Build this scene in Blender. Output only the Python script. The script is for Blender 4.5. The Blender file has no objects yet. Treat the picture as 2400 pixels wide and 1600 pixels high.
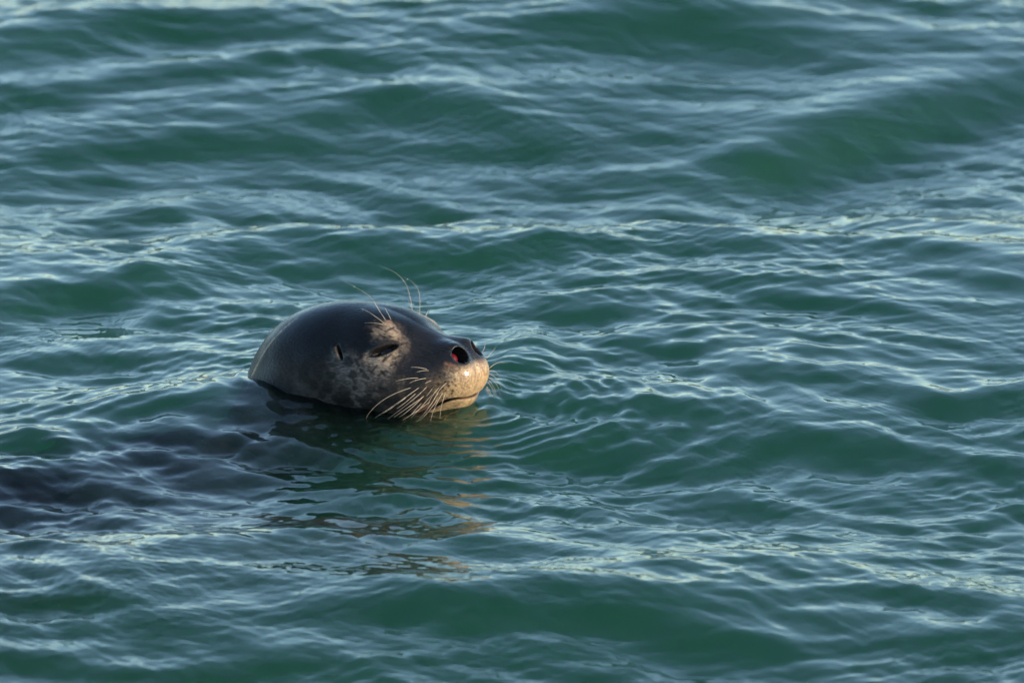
import bpy, math, random
import numpy as np

# ------------------------------------------------------------------ camera
PITCH = math.radians(13.0)          # the camera looks down on the water by this much
DIST = 12.0                         # metres to the middle of the frame
PXM = 1850.0                        # photograph pixels (2400 wide) per metre at that distance
sc = bpy.context.scene
cam_data = bpy.data.cameras.new('camera')
cam = bpy.data.objects.new('camera', cam_data)
sc.collection.objects.link(cam)
CAM = np.array([0.0, -DIST * math.cos(PITCH), DIST * math.sin(PITCH)])
cam.location = CAM
cam.rotation_euler = (math.pi / 2 - PITCH, 0, 0)
cam_data.sensor_width = 36.0
cam_data.lens = PXM * DIST / 2400.0 * 36.0
cam_data.clip_start = 0.1
cam_data.clip_end = 6000.0
cam_data.dof.use_dof = True
cam_data.dof.focus_distance = DIST - 0.42
cam_data.dof.aperture_fstop = 9.0
sc.camera = cam

# ------------------------------------------------------------------ sky, sun, exposure
SUN_AZ = 112.0                      # clockwise from +Y (away from the camera), so right and a little behind the camera
SUN_EL = 17.0
world = bpy.data.worlds.new('World')
sc.world = world
world.use_nodes = True
wn = world.node_tree
sky = wn.nodes.new('ShaderNodeTexSky')
sky.sky_type = 'NISHITA'
sky.sun_disc = False
sky.sun_elevation = math.radians(SUN_EL)
sky.sun_rotation = math.radians(SUN_AZ)
sky.air_density = 0.8
sky.dust_density = 0.05
sky.ozone_density = 1.0
wn.nodes['Background'].inputs[1].default_value = 0.15
haze_tint = wn.nodes.new('ShaderNodeVectorMath')          # a thin marine haze: the whole sky a touch less blue
haze_tint.operation = 'MULTIPLY'
haze_tint.inputs[1].default_value = (0.97, 1.04, 1.01)
wn.links.new(sky.outputs[0], haze_tint.inputs[0])
wn.links.new(haze_tint.outputs[0], wn.nodes['Background'].inputs[0])
sun_data = bpy.data.lights.new('sun', 'SUN')
sun_data.energy = 3.5
sun_data.angle = math.radians(0.53)
sun_data.color = (1.0, 0.84, 0.64)
sun = bpy.data.objects.new('sun', sun_data)
sc.collection.objects.link(sun)
az, el = math.radians(SUN_AZ), math.radians(SUN_EL)
from mathutils import Vector
SUN_DIR = Vector((math.sin(az) * math.cos(el), math.cos(az) * math.cos(el), math.sin(el)))
sun.rotation_euler = SUN_DIR.to_track_quat('Z', 'Y').to_euler()
sc.view_settings.view_transform = 'Standard'
sc.view_settings.look = 'None'
sc.view_settings.exposure = 0.85
sc.view_settings.gamma = 1.0
sc.view_settings.use_curve_mapping = False
sc.render.engine = 'CYCLES'
cy = sc.cycles
cy.max_bounces = 12
cy.glossy_bounces = 5
cy.transmission_bounces = 10
cy.volume_bounces = 3
cy.transparent_max_bounces = 12
cy.sample_clamp_indirect = 6.0
cy.use_denoising = True

# ------------------------------------------------------------------ helpers
R = np.random.default_rng(11)
CP, SP = math.cos(PITCH), math.sin(PITCH)

def ray(px, py):
    """unit view ray through a pixel of the 2400 x 1600 photograph"""
    f = PXM * DIST
    u = (np.asarray(px, float) - 1200.0) / f
    v = (800.0 - np.asarray(py, float)) / f
    d = np.stack([u, CP + v * SP, -SP + v * CP], -1)
    return d / np.linalg.norm(d, axis=-1, keepdims=True)

def at(px, py, z=0.0):
    """the point at height z seen through a pixel"""
    d = ray(px, py)
    t = (z - CAM[2]) / d[..., 2]
    return CAM + d * t[..., None]

def link(name, mesh, mat=None, parent=None, smooth=True):
    o = bpy.data.objects.new(name, mesh)
    sc.collection.objects.link(o)
    if mat is not None and not mesh.materials:
        mesh.materials.append(mat)
    if parent is not None:
        o.parent = parent
    if smooth:
        mesh.shade_smooth()
    return o

def mesh_from(name, verts, faces):
    """fast mesh from numpy arrays; faces is (n, 3) or (n, 4)"""
    verts = np.ascontiguousarray(verts, np.float32)
    faces = np.ascontiguousarray(faces, np.int32)
    m = bpy.data.meshes.new(name)
    m.vertices.add(len(verts))
    m.vertices.foreach_set('co', verts.ravel())
    n, k = faces.shape
    m.loops.add(n * k)
    m.loops.foreach_set('vertex_index', faces.ravel())
    m.polygons.add(n)
    m.polygons.foreach_set('loop_start', np.arange(0, n * k, k, dtype=np.int32))
    m.update(calc_edges=True)
    m.validate()
    return m

def _hash(ix, iy, iz, seed):
    h = (ix * 374761393 + iy * 668265263 + iz * 2147483647 + seed * 974711) & 0x7fffffff
    h = ((h ^ (h >> 13)) * 1274126177) & 0x7fffffff
    h = h ^ (h >> 16)
    return (h & 0xffff) / 32767.5 - 1.0

def noise3(x, y, z, seed=0):
    """smooth value noise, about -1 .. 1"""
    x, y, z = np.broadcast_arrays(x, y, z)
    ix, iy, iz = np.floor(x).astype(np.int64), np.floor(y).astype(np.int64), np.floor(z).astype(np.int64)
    fx, fy, fz = x - ix, y - iy, z - iz
    fx, fy, fz = (f * f * f * (f * (f * 6 - 15) + 10) for f in (fx, fy, fz))
    out = 0.0
    for dx in (0, 1):
        wx = fx if dx else 1 - fx
        for dy in (0, 1):
            wy = fy if dy else 1 - fy
            for dz in (0, 1):
                wz = fz if dz else 1 - fz
                out = out + wx * wy * wz * _hash(ix + dx, iy + dy, iz + dz, seed)
    return out

def noise2(x, y, seed=0):
    x, y = np.broadcast_arrays(x, y)
    ix, iy = np.floor(x).astype(np.int64), np.floor(y).astype(np.int64)
    fx, fy = x - ix, y - iy
    fx, fy = (f * f * f * (f * (f * 6 - 15) + 10) for f in (fx, fy))
    out = 0.0
    for dx in (0, 1):
        wx = fx if dx else 1 - fx
        for dy in (0, 1):
            wy = fy if dy else 1 - fy
            out = out + wx * wy * _hash(ix + dx, iy + dy, ix * 0, seed)
    return out

def step(a, b, x):
    t = np.clip((x - a) / (b - a), 0, 1)
    return t * t * (3 - 2 * t)

class Nodes:
    """short hand for building a material"""
    def __init__(self, name):
        self.mat = bpy.data.materials.new(name)
        self.mat.use_nodes = True
        self.nt = self.mat.node_tree
        self.nt.nodes.clear()
        self.out = self.new('ShaderNodeOutputMaterial')
    def new(self, kind, **kw):
        n = self.nt.nodes.new(kind)
        for k, v in kw.items():
            setattr(n, k, v)
        return n
    def link(self, a, b):
        self.nt.links.new(a, b)
    def set(self, node, **kw):
        for k, v in kw.items():
            node.inputs[k.replace('_', ' ')].default_value = v
        return node


SEAL_PX = (860, 936)
seal0 = at(*SEAL_PX)
YAW = math.radians(-28.0)                        # the head points right and a little towards the camera
snout_xy = seal0[:2] + 0.15 * np.array([math.cos(YAW), math.sin(YAW)])

# ------------------------------------------------------------------ the seal
# local frame: X towards the snout, Y to the seal's left (away from the camera), Z up, origin at the waterline
FW = np.array([math.cos(YAW), math.sin(YAW), 0.0])
LF = np.array([-math.sin(YAW), math.cos(YAW), 0.0])
UP = np.array([0.0, 0.0, 1.0])
BASIS = np.stack([FW, LF, UP])                     # rows

def to_local(p):
    return (np.asarray(p, float) - seal0) @ BASIS.T

def to_world(p):
    return np.asarray(p, float) @ BASIS + seal0

def smin(a, b, k):
    h = np.clip(.5 + .5 * (b - a) / k, 0, 1)
    return b * (1 - h) + a * h - k * h * (1 - h)

def smax(a, b, k):
    return -smin(-a, -b, k)

def ell(p, c, r, rot=None):
    q = p - np.asarray(c, p.dtype)
    if rot is not None:
        q = q @ np.asarray(rot, p.dtype).T
    r = np.asarray(r, p.dtype)
    k0 = np.sqrt(((q / r) ** 2).sum(-1)) + 1e-9
    k1 = np.sqrt(((q / (r * r)) ** 2).sum(-1)) + 1e-9
    return k0 * (k0 - 1) / k1

def cone(p, a, b, ra, rb):
    a = np.asarray(a, p.dtype); b = np.asarray(b, p.dtype)
    ab = b - a
    t = np.clip(((p - a) @ ab) / (ab @ ab), 0, 1)
    return np.sqrt(((p - a - t[..., None] * ab) ** 2).sum(-1)) - (ra + (rb - ra) * t)

def frame(d, up=(0, 0, 1)):
    d = np.asarray(d, float); d = d / np.linalg.norm(d)
    u = np.asarray(up, float); u = u - d * (u @ d); u /= np.linalg.norm(u)
    return np.stack([d, np.cross(u, d), u])

def L(x, y, z):
    return to_local(np.array([x, y, z]))

BODY = [(L(*to_world((-.075, .0, -.10))), .094), (L(-.42, -.50, -.168), .153), (L(-.62, -.71, -.228), .222),
        (L(-.95, -.93, -.252), .245), (L(-1.40, -1.06, -.30), .150), (L(-1.75, -1.16, -.33), .050)]
FLIP = L(-.140, -.915, -.050)
FLIP_R = frame(BASIS @ np.array([.90, -.42, -.03]))
SHO = L(-.36, -.76, -.12)

def mirror(p):
    q = p.copy()
    q[..., 1] = np.abs(q[..., 1])
    return q

DETAIL = {}
JAW_R = frame((1, 0, .58))
PAD_R = frame((1, 0, .15))

def seal_sdf(p, detail=True):
    p = np.asarray(p, np.float32)
    s = mirror(p)
    d = ell(p, (-.008, 0, .034), (.116, .084, .088))
    d = smin(d, ell(p, (-.076, 0, -.050), (.095, .086, .128)), .06)
    d = smin(d, ell(s, (.034, .026, .068), (.046, .033, .037)), .030)      # brow
    d = smin(d, ell(s, (.048, .034, .024), (.066, .044, .050)), .030)      # cheek
    d = smin(d, ell(p, (.090, 0, .040), (.062, .044, .040)), .030)         # muzzle
    d = smin(d, cone(p, (.055, 0, .070), (.122, 0, .066), .026, .018), .024)   # bridge of the nose
    d = smin(d, ell(s, (.107, .0200, .0440), (.051, .029, .034), PAD_R), .020)     # whisker pad
    d = smin(d, ell(s, (.122, .0150, .0700), (.023, .0170, .0175)), .010)  # nose
    d = smin(d, ell(p, (.046, 0, -.036), (.072, .062, .050)), .030)        # throat
    d = smin(d, ell(p, (.091, 0, -.0080), (.060, .030, .0185), JAW_R), .009)       # lower jaw
    d = smin(d, ell(p, (.132, 0, .0165), (.0185, .0235, .0135), JAW_R), .006)     # lower lip
    b = cone(p, BODY[0][0], BODY[1][0], BODY[0][1], BODY[1][1])
    for (a, ra), (c, rc) in zip(BODY[1:-1], BODY[2:]):
        b = smin(b, cone(p, a, c, ra, rc), .05)
    d = smin(d, b, .06)
    fl = ell(p, FLIP, (.105, .048, .016), FLIP_R)
    fl = smin(fl, cone(p, SHO, FLIP, .05, .022), .04)
    d = smin(d, fl, .04)
    if detail:
        d = smin(d, ell(s, (.052, .0440, .079), (.024, .017, .020)), .012)   # round of the eye under the lids
        for kind, args, k in DETAIL.get('add', []):
            d = smin(d, kind(s, *args), k)
        for kind, args, k in DETAIL.get('cut', []):
            d = smax(d, -kind(s, *args), k)
    return d

def hit(px, py, detail=False):
    """first point of the seal seen through a pixel, in the local frame; None when the ray misses"""
    o = to_local(CAM); dr = ray(px, py) @ BASIS.T
    t = DIST - 1.2
    for _ in range(160):
        q = o + dr * t
        v = float(seal_sdf(q[None], detail)[0])
        if v < 2e-4:
            return q
        t += max(v * .8, 1e-4)
        if t > DIST + 2:
            return None
    return None

def on_y(px, py, y):
    """where the ray through a pixel meets the local plane Y = y"""
    o = to_local(CAM); dr = ray(px, py) @ BASIS.T
    return o + dr * ((y - o[1]) / dr[1])

def grad(p):
    e = 5e-4
    g = np.array([float(seal_sdf((p + e * np.eye(3)[i])[None])[0] - seal_sdf((p - e * np.eye(3)[i])[None])[0]) for i in range(3)])
    return g / (np.linalg.norm(g) + 1e-12)

def Zm(x, y):
    """coordinates of the enlarged crop I measured on -> photograph pixels"""
    return 540 + x / 3.36, 600 + y / 3.36

def near(q):
    """a point of the visible side as a point of the mirrored (positive Y) half"""
    return np.array([q[0], abs(q[1]), q[2]])

# ---- features cut into or laid onto the head, measured on the visible side
add, cut = [], []
DETAIL['add'], DETAIL['cut'] = add, cut
eye_a, eye_b = near(hit(*Zm(1112, 782))), near(hit(*Zm(1322, 706)))
eye_c = (eye_a + eye_b) / 2
nrm_eye = near(-0 * eye_c + grad(np.array([eye_c[0], -eye_c[1], eye_c[2]])))
E_R = frame(eye_b - eye_a, nrm_eye)                # rows: along, across, outward
ell_e = np.linalg.norm(eye_b - eye_a) / 2
cut.append((ell, (eye_c + nrm_eye * .006, (ell_e * 1.03, .0038, .013), E_R), .0018))
add.append((ell, (eye_c + E_R[1] * .0078 - nrm_eye * .0035, (ell_e * 1.1, .0042, .0075), E_R), .005))
add.append((ell, (eye_c - E_R[1] * .0078 - nrm_eye * .0035, (ell_e * 1.1, .0042, .0075), E_R), .005))
n_a = np.array([.1420, .0215, .0750]); n_b = np.array([.108, .0080, .0670])
N_R = frame(n_a - n_b)
add.append((ell, (np.array([.1320, .0170, .0730]), (.0080, .0148, .0145), N_R), .005))
cut.append((ell, (np.array([.1360, .0178, .0738]), (.0280, .0116, .0108), N_R), .0016))
for (a, b, r0, r1) in [((.1480, 0, .0900), (.1600, 0, .0450), .0024, .0012)]:   # cleft between the nostrils
    cut.append((cone, (np.array(a), np.array(b), r0, r1), .003))
ear_a, ear_b = near(hit(*Zm(842, 695))), near(hit(*Zm(880, 815)))
ear_c = (ear_a + ear_b) / 2
nrm_ear = near(grad(np.array([ear_c[0], -ear_c[1], ear_c[2]])))
A_R = frame(ear_b - ear_a, nrm_ear)
cut.append((ell, (ear_c, (np.linalg.norm(ear_b - ear_a) / 2, .0016, .0060), A_R), .0026))
add.append((ell, (ear_c - np.array([.006, 0, 0]) - nrm_ear * .004, (.010, .0045, .0055), A_R), .004))
def mouth_z(x):
    return .0170 + .58 * (x - .124) - 22.0 * np.maximum(x - .128, 0) ** 2

def mouth_cut(p):
    return np.maximum(np.abs(p[..., 2] - mouth_z(p[..., 0])) * .865 - .0012, .084 - p[..., 0])

cut.append((mouth_cut, (), .0022))

# ------------------------------------------------------------------ the sea
# wave faces that lean towards the camera: photograph centre, half length, half height, tilt (pixels), strength
FACES = [
    (250, 120, 320, 34, -8, 1.0), (600, 112, 240, 18, 3, .8), (420, 196, 230, 17, -3, .8), (800, 172, 200, 16, 2, .9),
    (1020, 255, 190, 22, 3, 1.), (560, 318, 190, 14, 2, .8), (200, 338, 160, 10, -4, .7), (1090, 312, 110, 20, 6, .6),
    (330, 462, 120, 40, 3, 1.0), (510, 445, 120, 24, 3, .7), (1010, 435, 220, 34, 5, .9), (720, 460, 110, 20, 8, .6),
    (140, 590, 70, 12, -4, .7), (870, 622, 340, 46, 6, 1.1), (245, 610, 70, 12, -8, .8), (310, 700, 100, 40, 6, 1.0),
    (1110, 588, 130, 30, 16, .9), (970, 8, 220, 12, 0, .8), (1150, 127, 90, 8, 0, .6),
    (1560, 105, 340, 42, 2, 1.0), (1660, 212, 240, 14, 0, .8), (1250, 300, 100, 25, 18, .8), (2030, 296, 430, 48, -16, 1.25),
    (1660, 450, 280, 20, 4, .9), (1960, 512, 130, 30, 10, .8), (2230, 545, 200, 25, 10, .9),
    (1590, 602, 260, 34, 5, 1.0), (1310, 645, 140, 42, 10, .9), (2150, 632, 190, 34, 12, .9), (1760, 345, 100, 15, 6, .6),
    (1530, 842, 160, 34, 4, .9), (1235, 890, 60, 46, 0, .6), (1760, 905, 110, 25, 10, .8), (2040, 762, 130, 13, 8, .8),
    (1890, 735, 160, 15, 4, .7), (1965, 922, 70, 20, 8, .8), (2370, 965, 100, 40, 10, .9), (2140, 955, 100, 20, 12, .7),
    (1960, 1050, 210, 24, 2, .9), (2230, 1020, 120, 20, 10, .7), (1730, 1160, 200, 24, 6, .8), (1350, 1052, 130, 18, 0, .8),
    (1950, 1130, 140, 24, 12, .8), (2320, 1085, 110, 20, 14, .8), (1860, 1242, 140, 20, 4, .8), (2315, 1240, 70, 25, 10, .8),
    (1430, 1432, 290, 48, 5, 1.1), (1000, 1440, 240, 40, 2, 1.0), (2170, 1392, 210, 20, 6, .8), (2190, 1300, 110, 14, 6, .6),
    (2335, 1482, 130, 26, -6, 1.0), (200, 1440, 130, 18, 3, .8), (640, 1296, 260, 26, -2, .7), (1120, 1290, 200, 26, 4, .8),
    (560, 1560, 140, 20, 0, .8), (350, 1500, 200, 22, 6, .7), (60, 1560, 130, 24, 0, .7), (1300, 1530, 240, 20, 5, .8),
    (1750, 1500, 200, 26, 8, .8), (90, 720, 130, 22, -6, .8), (300, 850, 170, 30, 2, .7), (90, 850, 90, 14, 0, .6),
    (480, 770, 130, 24, 10, .6), (1420, 760, 150, 16, 4, .6), (1690, 690, 160, 18, 8, .7), (2290, 700, 120, 18, 12, .7),
    (1600, 990, 140, 16, 6, .6), (1500, 1240, 170, 20, 3, .7), (1300, 1180, 160, 18, 4, .6), (2050, 1480, 160, 18, 8, .6),
    (800, 1540, 130, 18, 4, .7), (40, 1310, 90, 16, 0, .7), 
    (1780, 1330, 140, 16, 4, .6), (90, 470, 90, 14, 2, .7), (80, 240, 130, 16, -3, .7), (2280, 420, 150, 18, 6, .7),
    (540, 1046, 230, 13, 2, 1.2), (90, 1058, 80, 15, 3, 1.1), (140, 1138, 130, 28, 8, 1.0), (520, 1104, 130, 22, 3, 1.1),
    (210, 1202, 200, 15, 3, 1.1), (150, 1268, 190, 15, 3, 1.0), (330, 985, 150, 12, -4, 1.0), (640, 985, 70, 18, 4, .8), (380, 1075, 90, 12, 3, 1.0),
    (30, 1195, 80, 16, 4, 1.0), (840, 1150, 160, 18, 5, .8),
    (1420, 395, 150, 12, 6, .6), (2060, 40, 200, 14, 0, .7),
]
def spectrum(n, lo, hi, spread, main, seed):
    r = np.random.default_rng(seed)
    lam = np.exp(r.uniform(math.log(lo), math.log(hi), n))
    th = main + r.normal(0, spread, n)
    return lam, th, r.uniform(0, 2 * math.pi, n), r.uniform(.5, 1.0, n)

MID = spectrum(46, .10, .55, .95, math.radians(-75), 5)
FINE = tuple(np.concatenate(q) for q in zip(spectrum(24, .024, .10, .38, math.radians(38), 9), spectrum(22, .026, .11, .45, math.radians(-82), 10)))
VFINE = tuple(np.concatenate(q) for q in zip(spectrum(14, .0125, .028, .22, math.radians(40), 14), spectrum(14, .014, .030, .28, math.radians(-66), 15), spectrum(8, .013, .026, .2, math.radians(8), 16)))
LONG = spectrum(10, .7, 3.2, .5, math.radians(-80), 3)

def sea_height(x, y):
    x = np.asarray(x, np.float64); y = np.asarray(y, np.float64)
    near = np.exp(-((np.maximum(np.abs(x) - 1.1, 0) / 1.0) ** 2) - (np.maximum(np.abs(y - .25) - 2.6, 0) / 1.2) ** 2)
    wx = x + .035 * noise2(x * 3.1, y * 2.3, 1) + .012 * noise2(x * 9, y * 7, 2)
    wy = y + .05 * noise2(x * 2.7, y * 2.1, 3) + .014 * noise2(x * 8, y * 7, 4)
    h = np.zeros_like(x)
    for lam, th, ph, w in zip(*LONG):
        k = 2 * math.pi / lam
        h += .0060 * w * lam * np.sin(k * (x * math.cos(th) + y * math.sin(th)) + ph)
    patch = .65 + .5 * noise2(x * 2.2 + 7, y * 1.3, 21)
    m = np.zeros_like(x)
    for lam, th, ph, w in zip(*MID):
        k = 2 * math.pi / lam
        s = np.sin(k * (wx * math.cos(th) + wy * math.sin(th)) + ph)
        m += MID_S * w * lam * (s + .28 * (2 * s * s - 1) * (s > 0))
    fade = 1 / (1 + (np.hypot(x, y) / 40.) ** 2)
    h += m * np.clip(patch, .25, 1.2) * fade
    rough = np.clip(.72 + .70 * noise2(x * 2.9 + 3, y * 1.7 + 5, 22), .45, 1.25)
    f = np.zeros_like(x)
    for lam, th, ph, w in zip(*FINE):
        k = 2 * math.pi / lam
        f += FINE_S * w * lam * np.sin(k * (wx * math.cos(th) + wy * math.sin(th)) + ph)
    over = np.exp(-((x + .75) / .42) ** 4 - ((y + .72 - .55 * (x + .7)) / .30) ** 4)
    h += f * (rough + .45 * over) * near
    silk = np.clip(.45 + .9 * noise2(x * 3.6 + 11, y * 2.2 + 2, 23) + .25 * noise2(x * 11, y * 6, 24), 0, 1.2) * near
    v_ = np.zeros_like(x)
    on = near > .02
    xo, yo = wx[on] + .30 * h[on], wy[on] + .30 * h[on]
    vo = np.zeros(xo.shape)
    for lam, th, ph, w in zip(*VFINE):
        k = 2 * math.pi / lam
        vo += .0021 * w * lam * np.sin(k * (xo * math.cos(th) + yo * math.sin(th)) + ph)
    v_[on] = vo
    h += v_ * silk
    # the larger wave faces
    for (px, py, rx, ry, tilt, s) in FACES:
        c = at(px, py)
        t = math.radians(tilt)
        e1 = at(px + rx * math.cos(t), py + rx * math.sin(t)) - c
        a = math.hypot(e1[0], e1[1])
        ax = e1[:2] / a
        e2 = at(px, py - ry) - c
        n = np.array([-ax[1], ax[0]])
        if n[1] < 0:
            n = -n
        b = max(abs(e2[1]) * abs(n[1]), .03)
        dx, dy = x - c[0], y - c[1]
        v = (dx * ax[0] + dy * ax[1]) / a
        sel = (np.abs(dx) < 3 * a + .3) & (np.abs(dy) < 3.5 * (a + b))
        vv = v[sel]
        u = (dx[sel] * n[0] + dy[sel] * n[1]) / (b * 1.05) + .35 * vv * vv
        h[sel] += FACE_S * s * b * u * np.exp(-.5 * u * u - vv ** 4 * .5 - .35 * vv * vv)
    # the water heaped over the swimming back
    lx = (x - seal0[0]) * math.cos(YAW) + (y - seal0[1]) * math.sin(YAW)
    ly = -(x - seal0[0]) * math.sin(YAW) + (y - seal0[1]) * math.cos(YAW)
    back = np.exp(-((x + .85) / .42) ** 4 - ((y + .76 - .55 * (x + .7)) / .30) ** 4)
    h = h + BACK_UP * back
    # calmer water close to the head, a rim where it clings to the coat, and rings
    d = np.hypot(x - snout_xy[0], y - snout_xy[1])
    dh = np.hypot(x - seal0[0], (y - seal0[1]) * .8)
    h = h * np.clip(1 - .48 * np.exp(-(dh / .16) ** 2), .2, 1)
    h += .015 * np.exp(-((lx + .13) / .11) ** 2 - ((ly + .13) / .12) ** 2)
    sel = dh < .62
    ps = np.stack([lx[sel], ly[sel], np.zeros(sel.sum())], -1).astype(np.float32)
    sd = np.maximum(seal_sdf(ps, False), 0).astype(np.float64)
    nz_ = 1 + .5 * noise2(x[sel] * 16, y[sel] * 9, 33)
    add_ = .0050 * np.exp(-sd / .007)
    add_ += .0011 * nz_ * np.exp(-sd / .075) * np.sin(2 * math.pi * sd / .021 + 2.2 * noise2(x[sel] * 8, y[sel] * 6, 31))
    h[sel] += add_
    ring = np.exp(-((d - .13) / .11) ** 2) * step(.02, .07, d)
    h += .0008 * ring * np.sin(2 * math.pi * d / .026 + 2.5 * noise2(x * 6, y * 5, 32))
    h += .0014 * np.exp(-((d - .22) / .16) ** 2) * np.sin(2 * math.pi * d / .062 + noise2(x * 4, y * 3, 34))
    # parasitic ripples: fine bent lines in small patches
    for (th, lam, seed, px0, amp) in RIPPLES:
        k = 2 * math.pi / lam
        msk = step(.18, .55, noise2(x * 4.2 + seed, y * 2.3 - seed, seed)) * near * (.5 + .5 * noise2(x * 14, y * 8, seed + 2))
        wob = .035 * noise2(x * 5, y * 3.4, seed + 1) + .006 * noise2(x * 19, y * 13, seed + 3) + 1.6 * h
        h = h + amp * lam * msk * np.sin(k * (x * math.cos(th) + y * math.sin(th) + wob))
    return h

FACE_S, MID_S, FINE_S = .225, .0033, .0039
BACK_UP = .020
RIPPLES = [(math.radians(18), .0100, 41, 0, .016), (math.radians(-15), .0108, 42, 0, .016), (math.radians(34), .0115, 43, 0, .016),
           (math.radians(72), .0170, 44, 0, .012), (math.radians(-58), .0160, 45, 0, .012)]

def graded(lo, hi, d, far):
    """even spacing between lo and hi, growing steps out to far on both sides"""
    mid = np.arange(lo, hi + d * .5, d)
    out, s, p = [], d, 0.0
    while p < far:
        s *= 1.12
        p += s
        out.append(p)
    out = np.array(out)
    return np.concatenate([lo - out[::-1], mid, mid[-1] + out])

gx = graded(-.82, .82, .0026, 2500.0)
gy = graded(-1.78, 2.42, .0042, 2500.0)
X, Y = np.meshgrid(gx, gy)
Z = sea_height(X.ravel(), Y.ravel()).reshape(X.shape)
nx, ny = len(gx), len(gy)
top = np.stack([X.ravel(), Y.ravel(), Z.ravel()], -1)
ii = np.arange(nx * ny).reshape(ny, nx)
quads = np.stack([ii[:-1, :-1].ravel(), ii[:-1, 1:].ravel(), ii[1:, 1:].ravel(), ii[1:, :-1].ravel()], -1)
# close the water body: sides and a bottom
rim = np.concatenate([ii[0, :-1], ii[:-1, -1], ii[-1, :0:-1], ii[:0:-1, 0]])
low = top[rim].copy(); low[:, 2] = -6.0
n0 = len(top); nr = len(rim)
lowi = n0 + np.arange(nr)
sides = np.stack([rim, lowi, np.roll(lowi, -1), np.roll(rim, -1)], -1)
cen = n0 + nr
verts = np.concatenate([top, low, [[0, 0, -6.0]]])
bott = np.stack([lowi, np.full(nr, cen), np.full(nr, cen), np.roll(lowi, -1)], -1)
m = bpy.data.meshes.new('sea')
fq = np.concatenate([quads, sides])
ft = np.stack([lowi, np.full(nr, cen), np.roll(lowi, -1)], -1)
m.vertices.add(len(verts)); m.vertices.foreach_set('co', verts.astype(np.float32).ravel())
loops = np.concatenate([fq.ravel(), ft.ravel()]).astype(np.int32)
m.loops.add(len(loops)); m.loops.foreach_set('vertex_index', loops)
starts = np.concatenate([np.arange(len(fq)) * 4, len(fq) * 4 + np.arange(len(ft)) * 3]).astype(np.int32)
m.polygons.add(len(starts)); m.polygons.foreach_set('loop_start', starts)
m.update(calc_edges=True)

W = Nodes('sea_water')
fres = W.new('ShaderNodeFresnel'); fres.inputs['IOR'].default_value = 1.333
gl = W.new('ShaderNodeBsdfGlossy'); gl.inputs['Roughness'].default_value = .055
gl.inputs['Color'].default_value = (1, 1, 1, 1)
rf = W.new('ShaderNodeBsdfRefraction'); rf.inputs['IOR'].default_value = 1.333; rf.inputs['Roughness'].default_value = .0
rf.inputs['Color'].default_value = (1, 1, 1, 1)
tr = W.new('ShaderNodeBsdfTransparent')
mt = W.new('ShaderNodeMixShader'); mt.inputs[0].default_value = WATER_CLEAR if 'WATER_CLEAR' in globals() else .35
W.link(rf.outputs[0], mt.inputs[1]); W.link(tr.outputs[0], mt.inputs[2])
mx = W.new('ShaderNodeMixShader')
W.link(fres.outputs[0], mx.inputs[0]); W.link(mt.outputs[0], mx.inputs[1]); W.link(gl.outputs[0], mx.inputs[2])
W.link(mx.outputs[0], W.out.inputs['Surface'])
vol = W.new('ShaderNodeVolumeScatter')
ab = W.new('ShaderNodeVolumeAbsorption')
vol.inputs['Color'].default_value = (.23, .76, .30, 1); vol.inputs['Density'].default_value = 2.6
vol.inputs['Anisotropy'].default_value = .3
ab.inputs['Color'].default_value = (.14, .84, .50, 1); ab.inputs['Density'].default_value = 1.3
add = W.new('ShaderNodeAddShader')
W.link(vol.outputs[0], add.inputs[0]); W.link(ab.outputs[0], add.inputs[1])
W.link(add.outputs[0], W.out.inputs['Volume'])
sea = link('sea', m, W.mat)
sea['kind'] = 'structure'


# ------------------------------------------------------------------ the far bank, seen only as brown flecks on the water
bx_ = np.linspace(-420, 420, 281)
bt = np.linspace(0, 1, 15)
BX, BT = np.meshgrid(bx_, bt)
bh = 5.6 + 2.2 * noise2(BX * .02, BX * 0, 51) + 1.2 * noise2(BX * .11, BX * 0, 52)
BY = 95 + 14 * BT ** 1.5 + 2.5 * noise2(BX * .09, BT * 5, 53) + 10 * noise2(BX * .012, BX * 0, 54)
BZ = -1 + (bh + 1) * (1 - (1 - BT) ** 1.6) + .5 * noise2(BX * .35, BT * 7, 55)
ib = np.arange(BX.size).reshape(BX.shape)
bank_mesh = mesh_from('far_bank', np.stack([BX, BY, BZ], -1).reshape(-1, 3),
                      np.stack([ib[:-1, :-1].ravel(), ib[:-1, 1:].ravel(), ib[1:, 1:].ravel(), ib[1:, :-1].ravel()], -1))
K = Nodes('bank_earth')
ktc = K.new('ShaderNodeTexCoord'); kn = K.new('ShaderNodeTexNoise'); kn.inputs['Scale'].default_value = .12; kn.inputs['Detail'].default_value = 6
K.link(ktc.outputs['Object'], kn.inputs['Vector'])
kr = K.new('ShaderNodeValToRGB')
kr.color_ramp.elements[0].position = .35; kr.color_ramp.elements[0].color = (.10, .06, .025, 1)
kr.color_ramp.elements[1].position = .65; kr.color_ramp.elements[1].color = (.30, .20, .10, 1)
K.link(kn.outputs['Fac'], kr.inputs['Fac'])
kb = K.new('ShaderNodeBsdfDiffuse'); K.link(kr.outputs[0], kb.inputs['Color']); K.link(kb.outputs[0], K.out.inputs['Surface'])
bank = link('shore', bank_mesh, K.mat)
bank['kind'] = 'structure'

# ---- polygonise: surface nets on a grid that is fine at the head and coarse down the body
def axis(lo, hi, d, a, b, g=1.07, dmax=.014):
    mid = np.arange(lo, hi, d)
    left, p, s = [], lo, d
    while p > a:
        s = min(s * g, dmax); p -= s; left.append(p)
    right, p, s = [], mid[-1], d
    while p < b:
        s = min(s * g, dmax); p += s; right.append(p)
    return np.array(left[::-1] + list(mid) + right, np.float32)

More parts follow.
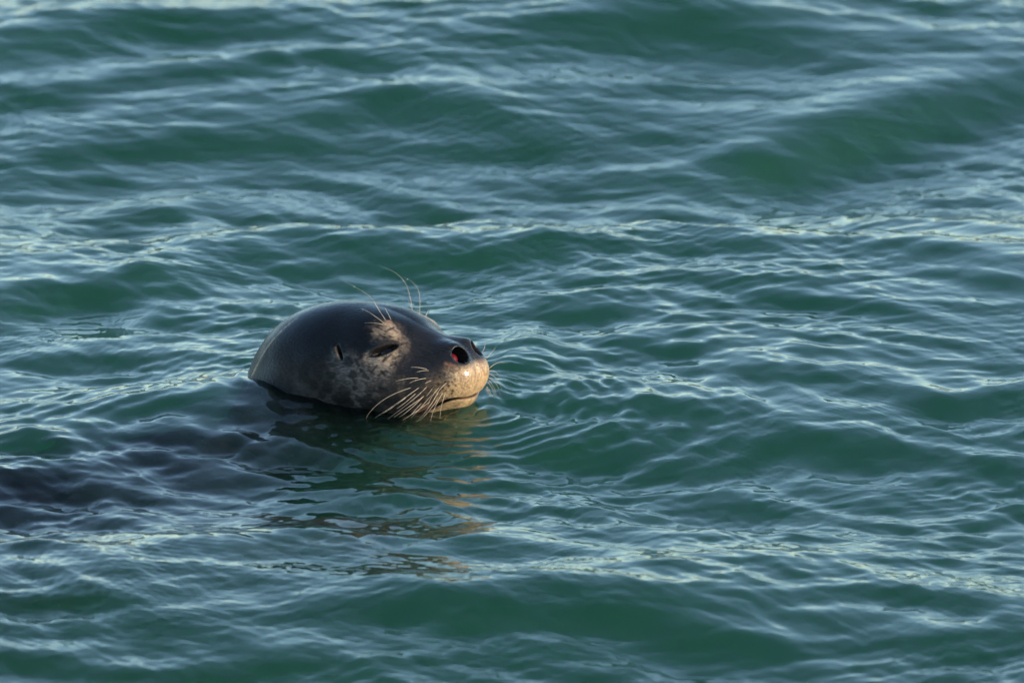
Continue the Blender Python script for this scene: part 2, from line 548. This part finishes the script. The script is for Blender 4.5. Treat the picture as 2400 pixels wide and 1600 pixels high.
HD = .00125
ax_ = axis(-.21, .19, HD, -1.85, .30)
ay_ = axis(-.155, .155, HD, -1.0, .30)
az_ = axis(-.012, .145, HD, -.50, .20)

def surface_net(axs, fn):
    xs, ys, zs = axs
    B = 6
    shp = (len(xs), len(ys), len(zs))
    ci = [np.unique(np.append(np.arange(0, n, B), n - 1)) for n in shp]
    cp = np.stack(np.meshgrid(xs[ci[0]], ys[ci[1]], zs[ci[2]], indexing='ij'), -1)
    cv = fn(cp.reshape(-1, 3)).reshape(cp.shape[:3])
    # spacing of each coarse cell
    size = np.sqrt(np.diff(xs[ci[0]])[:, None, None] ** 2 + np.diff(ys[ci[1]])[None, :, None] ** 2 + np.diff(zs[ci[2]])[None, None, :] ** 2)
    corners = [cv[i:cv.shape[0] - 1 + i, j:cv.shape[1] - 1 + j, k:cv.shape[2] - 1 + k] for i in (0, 1) for j in (0, 1) for k in (0, 1)]
    mn = np.min(np.abs(np.stack(corners)), 0)
    act = mn < size * 1.15
    val = np.empty(shp, np.float32)
    for a in range(act.shape[0]):
        xa, xb = ci[0][a], ci[0][a + 1] + (1 if a == act.shape[0] - 1 else 0)
        for b in range(act.shape[1]):
            ya, yb = ci[1][b], ci[1][b + 1] + (1 if b == act.shape[1] - 1 else 0)
            val[xa:xb, ya:yb, :] = np.repeat(cv[a, b, :-1], np.diff(np.append(ci[2][:-1], shp[2])))[None, None, :]
    todo = []
    for a, b, c in np.argwhere(act):
        xa, xb = ci[0][a], ci[0][a + 1] + 1
        ya, yb = ci[1][b], ci[1][b + 1] + 1
        za, zb = ci[2][c], ci[2][c + 1] + 1
        g = np.stack(np.meshgrid(np.arange(xa, xb), np.arange(ya, yb), np.arange(za, zb), indexing='ij'), -1).reshape(-1, 3)
        todo.append(g)
    todo = np.concatenate(todo)
    flat = np.unique(np.ravel_multi_index(todo.T, shp))
    i, j, k = np.unravel_index(flat, shp)
    v = np.empty(len(flat), np.float32)
    for s in range(0, len(flat), 400000):
        e = slice(s, s + 400000)
        v[e] = fn(np.stack([xs[i[e]], ys[j[e]], zs[k[e]]], -1))
    val.ravel()[flat] = v
    ins = val < 0
    n = [s - 1 for s in shp]
    cnt = np.zeros(n, np.int8)
    for a in (0, 1):
        for b in (0, 1):
            for c in (0, 1):
                cnt += ins[a:n[0] + a, b:n[1] + b, c:n[2] + c]
    cells = np.argwhere((cnt > 0) & (cnt < 8))
    idx = -np.ones(n, np.int64)
    idx[tuple(cells.T)] = np.arange(len(cells))
    acc = np.zeros((len(cells), 3)); num = np.zeros(len(cells))
    G = (xs, ys, zs)
    cor = [(a, b, c) for a in (0, 1) for b in (0, 1) for c in (0, 1)]
    for p in cor:
        for ax in range(3):
            if p[ax]:
                continue
            q = list(p); q[ax] = 1
            A = cells + np.array(p); Bc = cells + np.array(q)
            va = val[tuple(A.T)]; vb = val[tuple(Bc.T)]
            cr = (va < 0) != (vb < 0)
            t = np.where(cr, va / np.where(cr, va - vb, 1), 0)
            pa = np.stack([G[d][A[:, d]] for d in range(3)], -1)
            pb = np.stack([G[d][Bc[:, d]] for d in range(3)], -1)
            acc[cr] += (pa + (pb - pa) * t[:, None])[cr]
            num += cr
    verts = acc / num[:, None]
    faces = []
    for ax in range(3):
        o = [d for d in range(3) if d != ax]
        sl0 = [slice(1, -1)] * 3; sl1 = [slice(1, -1)] * 3
        sl0[ax] = slice(0, -1); sl1[ax] = slice(1, None)
        A = ins[tuple(sl0)]; Bc = ins[tuple(sl1)]
        e = np.argwhere(A != Bc)
        flip = A[tuple(e.T)]
        base = e + 1; base[:, ax] -= 1
        quad = []
        for (u, w) in ((0, 0), (1, 0), (1, 1), (0, 1)):
            c = base.copy(); c[:, o[0]] -= u; c[:, o[1]] -= w
            quad.append(idx[tuple(c.T)])
        q = np.stack(quad, -1)
        if ax == 1:
            flip = ~flip
        q[~flip] = q[~flip][:, ::-1]
        faces.append(q)
    faces = np.concatenate(faces)
    faces = faces[(faces >= 0).all(1)]
    return verts, faces

sv, sf = surface_net((ax_, ay_, az_), seal_sdf)
seal_mesh = mesh_from('seal_body', sv, sf)
# ---- coat: colours per vertex, in the seal's own frame
P = np.stack([sv[:, 0], np.abs(sv[:, 1]), sv[:, 2]], -1)
PX, PY, PZ = sv.T

RA = frame((.62, .53, .58), (.1, -.8, .6))
RB = frame((-.35, .81, .47), (.7, .1, .7))

def coat_noise(fx, fy, fz, seed):
    """two turned layers of noise, so that no lattice shows"""
    q = np.stack([PX * fx, PY * fy, PZ * fz], -1)
    a, b = q @ RA.T, q @ RB.T * 1.17 + 31.7
    return .85 * (noise3(*a.T, seed) + noise3(*b.T, seed + 60))

WARP = .0050 * coat_noise(150, 150, 150, 7) + .0028 * coat_noise(420, 420, 420, 8)

def patch(px, py, r, soft=.35, zoom=True):
    """1 inside a soft ball round the point of the head seen at a pixel of the enlarged crop (both sides alike)"""
    q = hit(*(Zm(px, py) if zoom else (px, py)), True)
    if q is None:
        return np.zeros(len(P))
    q = near(q)
    d = np.sqrt(((P - q) ** 2).sum(-1)) + WARP * min(.8, .6 * r / .012)
    return 1 - step(r * (1 - soft), r * (1 + soft), d)

def streak(px0, py0, px1, py1, r, soft=.5):
    a, b = hit(*Zm(px0, py0), True), hit(*Zm(px1, py1), True)
    if a is None or b is None:
        return np.zeros(len(P))
    d = cone(P.astype(np.float32), near(a), near(b), 0, 0) + WARP * min(.8, .6 * r / .012)
    return 1 - step(r * (1 - soft), r * (1 + soft), d)

def mixc(col, new, m):
    return col + (np.array(new) - col) * np.clip(m, 0, 1)[:, None]

mott = coat_noise(55, 60, 60, 3) * .6 + coat_noise(130, 140, 140, 4) * .4
fine = coat_noise(200, 640, 560, 5) * .6 + coat_noise(330, 900, 800, 6) * .4
speck = coat_noise(150, 210, 210, 16) * .65 + coat_noise(300, 420, 420, 17) * .35
BACK, SIDE, TAN, CREAM, DARK = (.0045, .0043, .0047), (.032, .028, .0265), (.30, .215, .145), (.38, .255, .140), (.0065, .006, .0065)
col = np.tile(np.array(BACK), (len(P), 1))
# paler flank of the head and throat
side = step(.088, .018, PZ + .014 * mott - .018 * step(.03, .08, PX)) * step(-.20, .0, PX)
col = mixc(col, SIDE, .95 * side * np.clip(.72 + .5 * mott + .25 * speck, 0, 1.2))
belly = step(-.22, -.40, PZ)
col = mixc(col, (.16, .14, .12), .5 * belly)
flip_d = ell(sv.astype(np.float32), FLIP, (.115, .058, .03), FLIP_R)
col = mixc(col, (.050, .036, .026), .9 * step(.02, -.01, flip_d))
# dark blotches of the coat, crisp, in two sizes
blot = step(.24, .36, coat_noise(62, 66, 66, 12) + .18 * speck) * step(.11, .04, PZ) * step(.10, .05, PX)
blot2 = step(.36, .48, coat_noise(120, 150, 150, 13) + .15 * fine) * step(.12, .05, PZ) * step(.11, .06, PX)
col = mixc(col, DARK, .85 * np.maximum(blot, .8 * blot2))
for (x, y, r) in [(900, 1085, .010), (930, 1150, .008), (1085, 1165, .011), (760, 1035, .007), (655, 1010, .006), (960, 930, .007),
                  (870, 680, .006), (930, 830, .008), (800, 940, .006), (1040, 960, .005), (820, 1120, .005), (720, 1090, .005), (560, 960, .006), (930, 640, .010)]:
    col = mixc(col, DARK, .85 * patch(x, y, r, .25))
# light marks round the eye and the brow spot, and painted sunlight by the ear, broken up by the dark hairs between them
hair = np.clip(.72 + .55 * fine + .45 * speck, 0, 1)
col = mixc(col, (.13, .098, .075), .85 * hair * patch(1235, 590, .018, .7))
col = mixc(col, TAN, hair * streak(1240, 535, 1305, 610, .0062, .6))
col = mixc(col, (.26, .15, .10), .8 * patch(1245, 518, .0036))
col = mixc(col, TAN, .85 * hair * streak(1290, 620, 1372, 670, .0075, .6))
col = mixc(col, TAN, .8 * hair * streak(1150, 595, 1230, 600, .0062, .6))
col = mixc(col, (.42, .29, .20), hair * streak(1095, 800, 1200, 838, .0075, .6))
col = mixc(col, (.26, .20, .155), .95 * hair * streak(1180, 860, 1335, 775, .0115, .6))
col = mixc(col, TAN, .85 * hair * streak(1240, 835, 1385, 715, .0055, .6))
col = mixc(col, TAN, .40 * hair * streak(828, 730, 856, 800, .0030, .9))  # sunlit rear rim of the ear, its light painted in tan
col = mixc(col, (.13, .11, .098), .8 * hair * streak(900, 880, 1010, 1080, .019, .7))
col = mixc(col, (.13, .11, .098), .7 * hair * streak(1000, 900, 1200, 930, .013, .7))
col = mixc(col, (.22, .17, .13), .7 * hair * streak(1345, 960, 1350, 1090, .0040, .6))
for (a, b, c, d_, r) in [(1200, 828, 1262, 776, .0015), (1165, 938, 1228, 903, .0016), (1338, 752, 1368, 778, .0034), (1045, 942, 1085, 962, .0020),
                         (1152, 862, 1118, 902, .0014), (1276, 806, 1334, 784, .0012), (1028, 896, 1064, 932, .0018), (1190, 905, 1218, 938, .0016),
                         (1262, 862, 1304, 844, .0013), (985, 820, 1010, 860, .0022), (1298, 848, 1327, 884, .0019), (1175, 618, 1215, 642, .0014),
                         (1320, 702, 1395, 682, .0011), (1100, 790, 1075, 800, .0009), (1230, 780, 1210, 815, .0010), (1090, 900, 1130, 925, .0014),
                         (1240, 585, 1290, 560, .0012), (1150, 560, 1190, 575, .0014), (1340, 840, 1380, 800, .0030), (960, 960, 985, 1000, .0022)]:
    col = mixc(col, DARK, .75 * streak(a, b, c, d_, r, .5))
# sunlit edge of the fold behind the head, its gold light painted into the coat
for a, b in zip([(118, 1062), (160, 960), (215, 845), (300, 700), (400, 590)], [(160, 960), (215, 845), (300, 700), (400, 590), (520, 490)]):
    col = mixc(col, (.34, .23, .13), .9 * np.clip(.6 + .8 * fine + .5 * speck, 0, 1) * streak(*a, *b, .0026, .5))
for (x, y, r) in [(900, 1085, .010), (935, 1150, .008), (1085, 1165, .011), (760, 1035, .007), (655, 1010, .006), (960, 930, .006), (930, 835, .007),
                  (800, 940, .005), (845, 1130, .005), (720, 1095, .005), (560, 965, .006), (1010, 1120, .005), (980, 1040, .0035), (700, 960, .004)]:
    col = mixc(col, DARK, .80 * patch(x, y, r, .22))
# dark snout top and the side of the muzzle before the eye
snout_top = step(.050, .066, PZ + .004 * mott) * step(.070, .105, PX)
col = mixc(col, (.013, .012, .012), .95 * snout_top)
mdark = step(.066, .084, PX + .004 * mott) * (1 - step(.112, .126, PX + .35 * (.055 - PZ) * (PZ < .055) + .004 * mott))
col = mixc(col, (.014, .0125, .0125), .9 * mdark * step(-.01, .02, PZ) * np.clip(.8 + .4 * speck, 0, 1))
# cream front of the muzzle and the lower jaw
front = step(.128, .152, PX + .40 * (.055 - PZ) + .006 * mott + .004 * fine + .003 * speck) * step(.068, .058, PZ + .002 * speck) * step(.060, .095, PX)
col = mixc(col, (.11, .073, .048), .85 * step(.112, .136, PX + .40 * (.055 - PZ) + .006 * mott + .004 * speck) * step(.070, .058, PZ) * step(.060, .095, PX))
col = mixc(col, CREAM, front * np.clip(.90 + .25 * mott + .25 * fine, 0, 1))
jawline = PZ - mouth_z(PX)
jaw = step(.002, -.002, jawline) * step(.070, .100, PX)
col = mixc(col, (.34, .235, .125), .95 * jaw * np.clip(.88 + .3 * mott + .2 * fine, 0, 1))
col = mixc(col, (.13, .07, .045), .8 * step(.0070, .0015, np.abs(jawline)) * step(.075, .09, PX) * step(.142, .112, PX))
col = mixc(col, (.06, .035, .026), .8 * step(.0034, .0012, np.abs(jawline)) * step(.08, .1, PX))
for (a, b, c, d_, r) in [(1850, 940, 1820, 975, .0022), (1925, 870, 1930, 960, .0016), (1700, 850, 1760, 870, .003), (1800, 1000, 1840, 1050, .0007),
                         (1770, 1180, 1850, 1120, .0020), (1860, 1190, 1900, 1130, .0016)]:
    col = mixc(col, (.20, .10, .06), .6 * streak(a, b, c, d_, r, .8))
# dots where the whiskers grow
dots = [(1585, 1000), (1600, 1040), (1645, 1010), (1690, 990), (1730, 960), (1640, 1060), (1680, 1050), (1715, 1070), (1625, 1100), (1660, 1120),
        (1700, 1110), (1750, 1000), (1780, 960), (1690, 940), (1640, 950), (1600, 930), (1720, 1030), (1760, 1050), (1560, 1050), (1550, 1100),
        (1590, 1140), (1740, 1090), (1660, 910), (1610, 975), (1570, 940), (1680, 1150), (1715, 1135), (1780, 1010)]
for i_, (x, y) in enumerate(dots):
    col = mixc(col, (.010, .008, .008), .85 * patch(x + 9 * math.sin(i_ * 5.1), y + 9 * math.cos(i_ * 3.7), .0010 + .0005 * abs(math.sin(i_ * 2.3)), .5))
# rims and hollows that are bare dark skin
nostril = ell(P.astype(np.float32), np.array([.1360, .0178, .0738]), (.0300, .0130, .0122), N_R)
col = mixc(col, (.020, .018, .018), step(.0022, .0002, nostril))
eyeskin = ell(P.astype(np.float32), eye_c + nrm_eye * .004, (ell_e * 1.10, .0058, .015), E_R)
lidskin = ell(P.astype(np.float32), eye_c + E_R[1] * (.0030 if E_R[1][2] > 0 else -.0030) + nrm_eye * .004, (ell_e * 1.18, .0050, .015), E_R)
col = mixc(col, (.022, .016, .013), .8 * step(.0016, -.0006, lidskin))
col = mixc(col, (.012, .009, .008), step(.0010, -.0004, eyeskin))
earskin = ell(P.astype(np.float32), ear_c, (np.linalg.norm(ear_b - ear_a) / 2 + .001, .0026, .009), A_R)
col = mixc(col, (.010, .009, .009), step(.0010, -.0004, earskin))
col = np.clip(col * (1 + .35 * fine + .15 * mott)[:, None], .004, .8)
att = seal_mesh.color_attributes.new('coat', 'FLOAT_COLOR', 'POINT')
att.data.foreach_set('color', np.concatenate([col, np.ones((len(col), 1))], 1).astype(np.float32).ravel())
drip = patch(1850, 880, .020, .6) + patch(1760, 920, .012, .6)
wet = np.clip(drip * 1.4 + step(.05, .11, PZ) * .8 + snout_top * .9 + front * .25 + .25 * coat_noise(40, 40, 40, 15) + .45 * step(.03, .0, PZ), 0, 1)
a2 = seal_mesh.attributes.new('wet', 'FLOAT', 'POINT')
a2.data.foreach_set('value', wet.astype(np.float32))

S = Nodes('wet_seal_coat')
ca = S.new('ShaderNodeVertexColor', layer_name='coat')
wa = S.new('ShaderNodeAttribute', attribute_name='wet')
tc = S.new('ShaderNodeTexCoord')
mp_ = S.new('ShaderNodeMapping'); mp_.inputs['Scale'].default_value = (140, 620, 520)
mp_.inputs['Rotation'].default_value = (0, .35, 0)
S.link(tc.outputs['Object'], mp_.inputs['Vector'])
nz = S.new('ShaderNodeTexNoise'); nz.inputs['Scale'].default_value = 1.0; nz.inputs['Detail'].default_value = 3.0
S.link(mp_.outputs[0], nz.inputs['Vector'])
nb = S.new('ShaderNodeTexNoise'); nb.inputs['Scale'].default_value = 260.0; nb.inputs['Detail'].default_value = 2.0
S.link(tc.outputs['Object'], nb.inputs['Vector'])
hsum = S.new('ShaderNodeMath', operation='ADD')
S.link(nz.outputs['Fac'], hsum.inputs[0]); S.link(nb.outputs['Fac'], hsum.inputs[1])
bp = S.new('ShaderNodeBump'); bp.inputs['Strength'].default_value = .36; bp.inputs['Distance'].default_value = .0015
S.link(hsum.outputs[0], bp.inputs['Height'])
bp2 = S.new('ShaderNodeBump'); bp2.inputs['Strength'].default_value = .16; bp2.inputs['Distance'].default_value = .0015
S.link(hsum.outputs[0], bp2.inputs['Height'])
ramp = S.new('ShaderNodeMapRange'); ramp.inputs['From Min'].default_value = .3; ramp.inputs['From Max'].default_value = .7
ramp.inputs['To Min'].default_value = .78; ramp.inputs['To Max'].default_value = 1.2
S.link(nz.outputs['Fac'], ramp.inputs['Value'])
vm = S.new('ShaderNodeVectorMath', operation='SCALE')
S.link(ca.outputs['Color'], vm.inputs[0]); S.link(ramp.outputs[0], vm.inputs['Scale'])
rr = S.new('ShaderNodeMapRange'); rr.inputs['To Min'].default_value = .42; rr.inputs['To Max'].default_value = .17
S.link(wa.outputs['Fac'], rr.inputs['Value'])
bs = S.new('ShaderNodeBsdfPrincipled')
S.link(vm.outputs[0], bs.inputs['Base Color']); S.link(rr.outputs[0], bs.inputs['Roughness']); S.link(bp.outputs[0], bs.inputs['Normal']); S.link(bp2.outputs[0], bs.inputs['Coat Normal'])
bs.inputs['Specular IOR Level'].default_value = .16
bs.inputs['Coat Roughness'].default_value = .10
cw = S.new('ShaderNodeMath', operation='MULTIPLY'); cw.inputs[1].default_value = .5
S.link(wa.outputs['Fac'], cw.inputs[0]); S.link(cw.outputs[0], bs.inputs['Coat Weight'])
S.link(bs.outputs[0], S.out.inputs['Surface'])

seal = bpy.data.objects.new('harbor_seal', None)
sc.collection.objects.link(seal)
seal.location = seal0
seal.rotation_euler = (0, 0, YAW)
seal.empty_display_size = .1
seal['label'] = 'spotted dark grey seal swimming with its whiskered head above the green water'
seal['category'] = 'seal'
body = link('body', seal_mesh, S.mat, seal)

def principled(name, color, rough, spec=.5, coat=0.0, trans=0.0, ior=1.45):
    n = Nodes(name)
    b = n.new('ShaderNodeBsdfPrincipled')
    b.inputs['Base Color'].default_value = (*color, 1); b.inputs['Roughness'].default_value = rough
    b.inputs['Specular IOR Level'].default_value = spec; b.inputs['Coat Weight'].default_value = coat
    b.inputs['Transmission Weight'].default_value = trans; b.inputs['IOR'].default_value = ior
    tcn = n.new('ShaderNodeTexCoord'); nn = n.new('ShaderNodeTexNoise'); nn.inputs['Scale'].default_value = 300
    n.link(tcn.outputs['Object'], nn.inputs['Vector'])
    mr = n.new('ShaderNodeMapRange'); mr.inputs['To Min'].default_value = .75; mr.inputs['To Max'].default_value = 1.25
    n.link(nn.outputs['Fac'], mr.inputs['Value'])
    sc_ = n.new('ShaderNodeVectorMath', operation='SCALE'); sc_.inputs[0].default_value = color
    n.link(mr.outputs[0], sc_.inputs['Scale']); n.link(sc_.outputs[0], b.inputs['Base Color'])
    n.link(b.outputs[0], n.out.inputs['Surface'])
    return n.mat

M_EYE = principled('dark_eye', (.005, .004, .004), .05, .35, 0)
M_RED = principled('nostril_skin', (.10, .003, .008), .5, .2, 0)
M_WHISK = principled('whisker', (.58, .48, .36), .35, .5)
M_DROP = principled('droplet', (1, 1, 1), .07, .5, 0, 1.0, 1.333)

def uv_ball(rx, ry, rz, nu=24, nv=14):
    u = np.linspace(0, 2 * math.pi, nu, endpoint=False); v = np.linspace(0, math.pi, nv + 1)[1:-1]
    V, U = np.meshgrid(v, u, indexing='ij')
    p = np.stack([rx * np.sin(V) * np.cos(U), ry * np.sin(V) * np.sin(U), rz * np.cos(V)], -1).reshape(-1, 3)
    p = np.concatenate([p, [[0, 0, rz], [0, 0, -rz]]])
    f = []
    for a in range(nv - 2):
        for b in range(nu):
            c = (b + 1) % nu
            f.append((a * nu + b, (a + 1) * nu + b, (a + 1) * nu + c, a * nu + c))
    me = bpy.data.meshes.new('ball')
    t, bt = len(p) - 2, len(p) - 1
    tri = [(t, b, (b + 1) % nu) for b in range(nu)] + [(bt, (nv - 2) * nu + (b + 1) % nu, (nv - 2) * nu + b) for b in range(nu)]
    me.from_pydata(p.tolist(), [], [tuple(q) for q in f] + tri)
    return me

# eyes: a round dark ball behind each half closed slit
eye_me = uv_ball(.0150, .0150, .0150, 32, 20)
for sgn in (-1, 1):
    e = link('eye', eye_me, M_EYE, seal)
    c = eye_c - nrm_eye * .0185
    e.location = (c[0], sgn * abs(c[1]), c[2])
    e['label'] = 'dark glossy eye behind half closed lids'
# red lining of the near nostril
lin = uv_ball(.0082, .0080, .0085)
for sgn in (-1, 1):
    o = link('nostril_lining', lin, M_RED, seal)
    c = np.array([.1292, .0206, .0680])
    o.location = (c[0], sgn * c[1], c[2])
    o['label'] = 'red skin deep inside the nostril'

# whiskers
def tube(points, r0, r1, n=6):
    pts = np.asarray(points, float)
    k = len(pts)
    tan = np.gradient(pts, axis=0); tan /= np.linalg.norm(tan, axis=1, keepdims=True)
    V, F = [], []
    for i in range(k):
        fr = frame(tan[i], (0.13, .97, .21))
        r = r0 + (r1 - r0) * (i / (k - 1)) ** 1.2
        for j in range(n):
            a = 2 * math.pi * j / n
            V.append(pts[i] + r * (math.cos(a) * fr[1] + math.sin(a) * fr[2]))
    for i in range(k - 1):
        for j in range(n):
            F.append((i * n + j, i * n + (j + 1) % n, (i + 1) * n + (j + 1) % n, (i + 1) * n + j))
    me = bpy.data.meshes.new('whisker')
    me.from_pydata([tuple(v) for v in V], [], F)
    return me

def bez(ps, n=14):
    """smooth curve through the given points"""
    ps = np.asarray(ps, float)
    t = np.linspace(0, 1, len(ps))
    co = [np.polyfit(t, ps[:, d], min(len(ps) - 1, 3)) for d in range(3)]
    tt = np.linspace(0, 1, n)
    return np.stack([np.polyval(c, tt) for c in co], -1)

NEAR = [[(1412, 1040), (1200, 1135), (1068, 1275)], [(1478, 1040), (1330, 1145), (1140, 1272)], [(1540, 1035), (1425, 1140), (1240, 1280)],
        [(1380, 1115), (1290, 1180), (1200, 1238)], [(1520, 1105), (1400, 1190), (1285, 1270)], [(1598, 1030), (1570, 1070), (1545, 1102)],
        [(1515, 1108), (1420, 1200), (1328, 1268)], [(1582, 1095), (1500, 1190), (1425, 1268)], [(1566, 1150), (1450, 1230), (1358, 1290)],
        [(1502, 1160), (1460, 1205), (1420, 1252)], [(1628, 1080), (1570, 1180), (1472, 1302)], [(1628, 1130), (1570, 1210), (1495, 1292)],
        [(1668, 1085), (1610, 1190), (1575, 1302)], [(1475, 960), (1390, 965), (1300, 986)], [(1538, 963), (1470, 975), (1410, 1000)],
        [(1545, 890), (1490, 878), (1425, 874)], [(1560, 900), (1510, 903), (1468, 913)], [(1580, 980), (1550, 992), (1530, 1006)],
        [(1690, 1090), (1662, 1180), (1650, 1280)], [(1640, 1040), (1590, 1100), (1555, 1170)], [(1700, 1000), (1650, 1050), (1625, 1100)],
        [(1455, 1085), (1380, 1150), (1310, 1200)]]
FAR = [[(2042, 930), (2100, 970), (2135, 1052)], [(2036, 960), (2095, 1010), (2125, 1105)], [(2030, 1000), (2075, 1080), (2086, 1205)],
       [(2020, 1030), (2065, 1130), (2080, 1262)], [(2010, 1040), (2022, 1075), (2030, 1115)], [(2044, 880), (2110, 838), (2182, 842)],
       [(2020, 800), (2055, 760), (2095, 712)], [(1985, 750), (2002, 715), (2006, 668)], [(2042, 905), (2095, 915), (2120, 980)],
       [(2016, 1040), (2045, 1150), (2010, 1275)], [(2035, 980), (2080, 1050), (2100, 1150)]]
BROW_N = [[(1206, 527), (1120, 460), (1028, 412)], [(1220, 500), (1130, 360), (1060, 290), (858, 174)], [(1262, 497), (1240, 450), (1215, 408)],
          [(1192, 537), (1130, 526), (1060, 526)]]
BROW_F = [[(1436, 442), (1400, 270), (1330, 155), (1174, 75)], [(1490, 457), (1492, 340), (1465, 240), (1362, 166)], [(1432, 430), (1415, 385), (1395, 338)],
          [(1540, 468), (1550, 445), (1560, 422)]]
beads = []
rw = random.Random(4)
def whisker(pts, y_out, r0, far_y=None):
    if far_y is None:
        root = hit(*Zm(*pts[0]), True)
        if root is None:
            return
    else:
        root = on_y(*Zm(*pts[0]), far_y)
    line = [root]
    for i, q in enumerate(pts[1:], 1):
        line.append(on_y(*Zm(*q), root[1] + y_out * (i / (len(pts) - 1)) ** .55))
    d0 = line[1] - root; d0 /= np.linalg.norm(d0)
    line[0] = root - d0 * .0015
    cv = bez(line)
    w = link('whisker', tube(cv, r0, r0 * .32), M_WHISK, seal)
    for t in rw.sample(range(3, 14), rw.choice((1, 2, 2, 3))):
        beads.append((cv[t], rw.uniform(.0004, .0008)))
    return w

for p in NEAR:
    whisker(p, -.042, .00027)
for p in FAR:
    whisker(p,   .030, .00024, far_y=.026)
for p in BROW_N:
    whisker(p, -.008, .00026)
for p in BROW_F:
    whisker(p, .010, .00026, far_y=.030)

# water drops on the whiskers, the wet nose and the corner of the eye, some added only for glints
drop = uv_ball(1, 1, 1, 12, 8)
rim = [(1810 + 76 * math.cos(t), 772 + 66 * math.sin(t), .0005 + .0004 * rw.random()) for t in np.linspace(.3, 5.9, 15)]  # drops added to give wet glints on the nostril rim
for x, y, r in rim + [(1110, 778, .0016), (1125, 790, .0010), (1760, 915, .0012), (1775, 890, .0010), (1800, 905, .0009), (1830, 850, .0010), (1860, 840, .0012),
                (1885, 815, .0010), (1920, 900, .0010), (1930, 925, .0008), (1925, 940, .0007), (1915, 880, .0009), (1690, 960, .0009), (1730, 930, .0008),
                (1640, 1000, .0009), (1655, 965, .0007), (1745, 900, .0011), (1790, 860, .0008), (1725, 1100, .0007), (1740, 1120, .0007), (1700, 1060, .0006),
                (1880, 780, .0007), (1845, 870, .0008), (1750, 945, .0008), (1950, 980, .0007), (1545, 990, .0009), (1635, 675, .0007), (960, 385, .0006),
                (1030, 412, .0006), (1810, 880, .0011), (1698, 1256, .0019), (1722, 1258, .0016), (1742, 1250, .0013), (1592, 1262, .0014), (1955, 1135, .0012), (1905, 845, .0012), (1945, 860, .0008), (1865, 905, .0007), (1710, 1010, .0006)]:  # those under the chin are added in place of sun glints at the waterline
    q = hit(*Zm(x, y), True)
    if q is not None:
        beads.append((q, r * 1.25))
for q, r in beads:
    o = link('water_drop', drop, M_DROP, seal)
    o.location = tuple(q); o.scale = (r, r, r * 1.1)
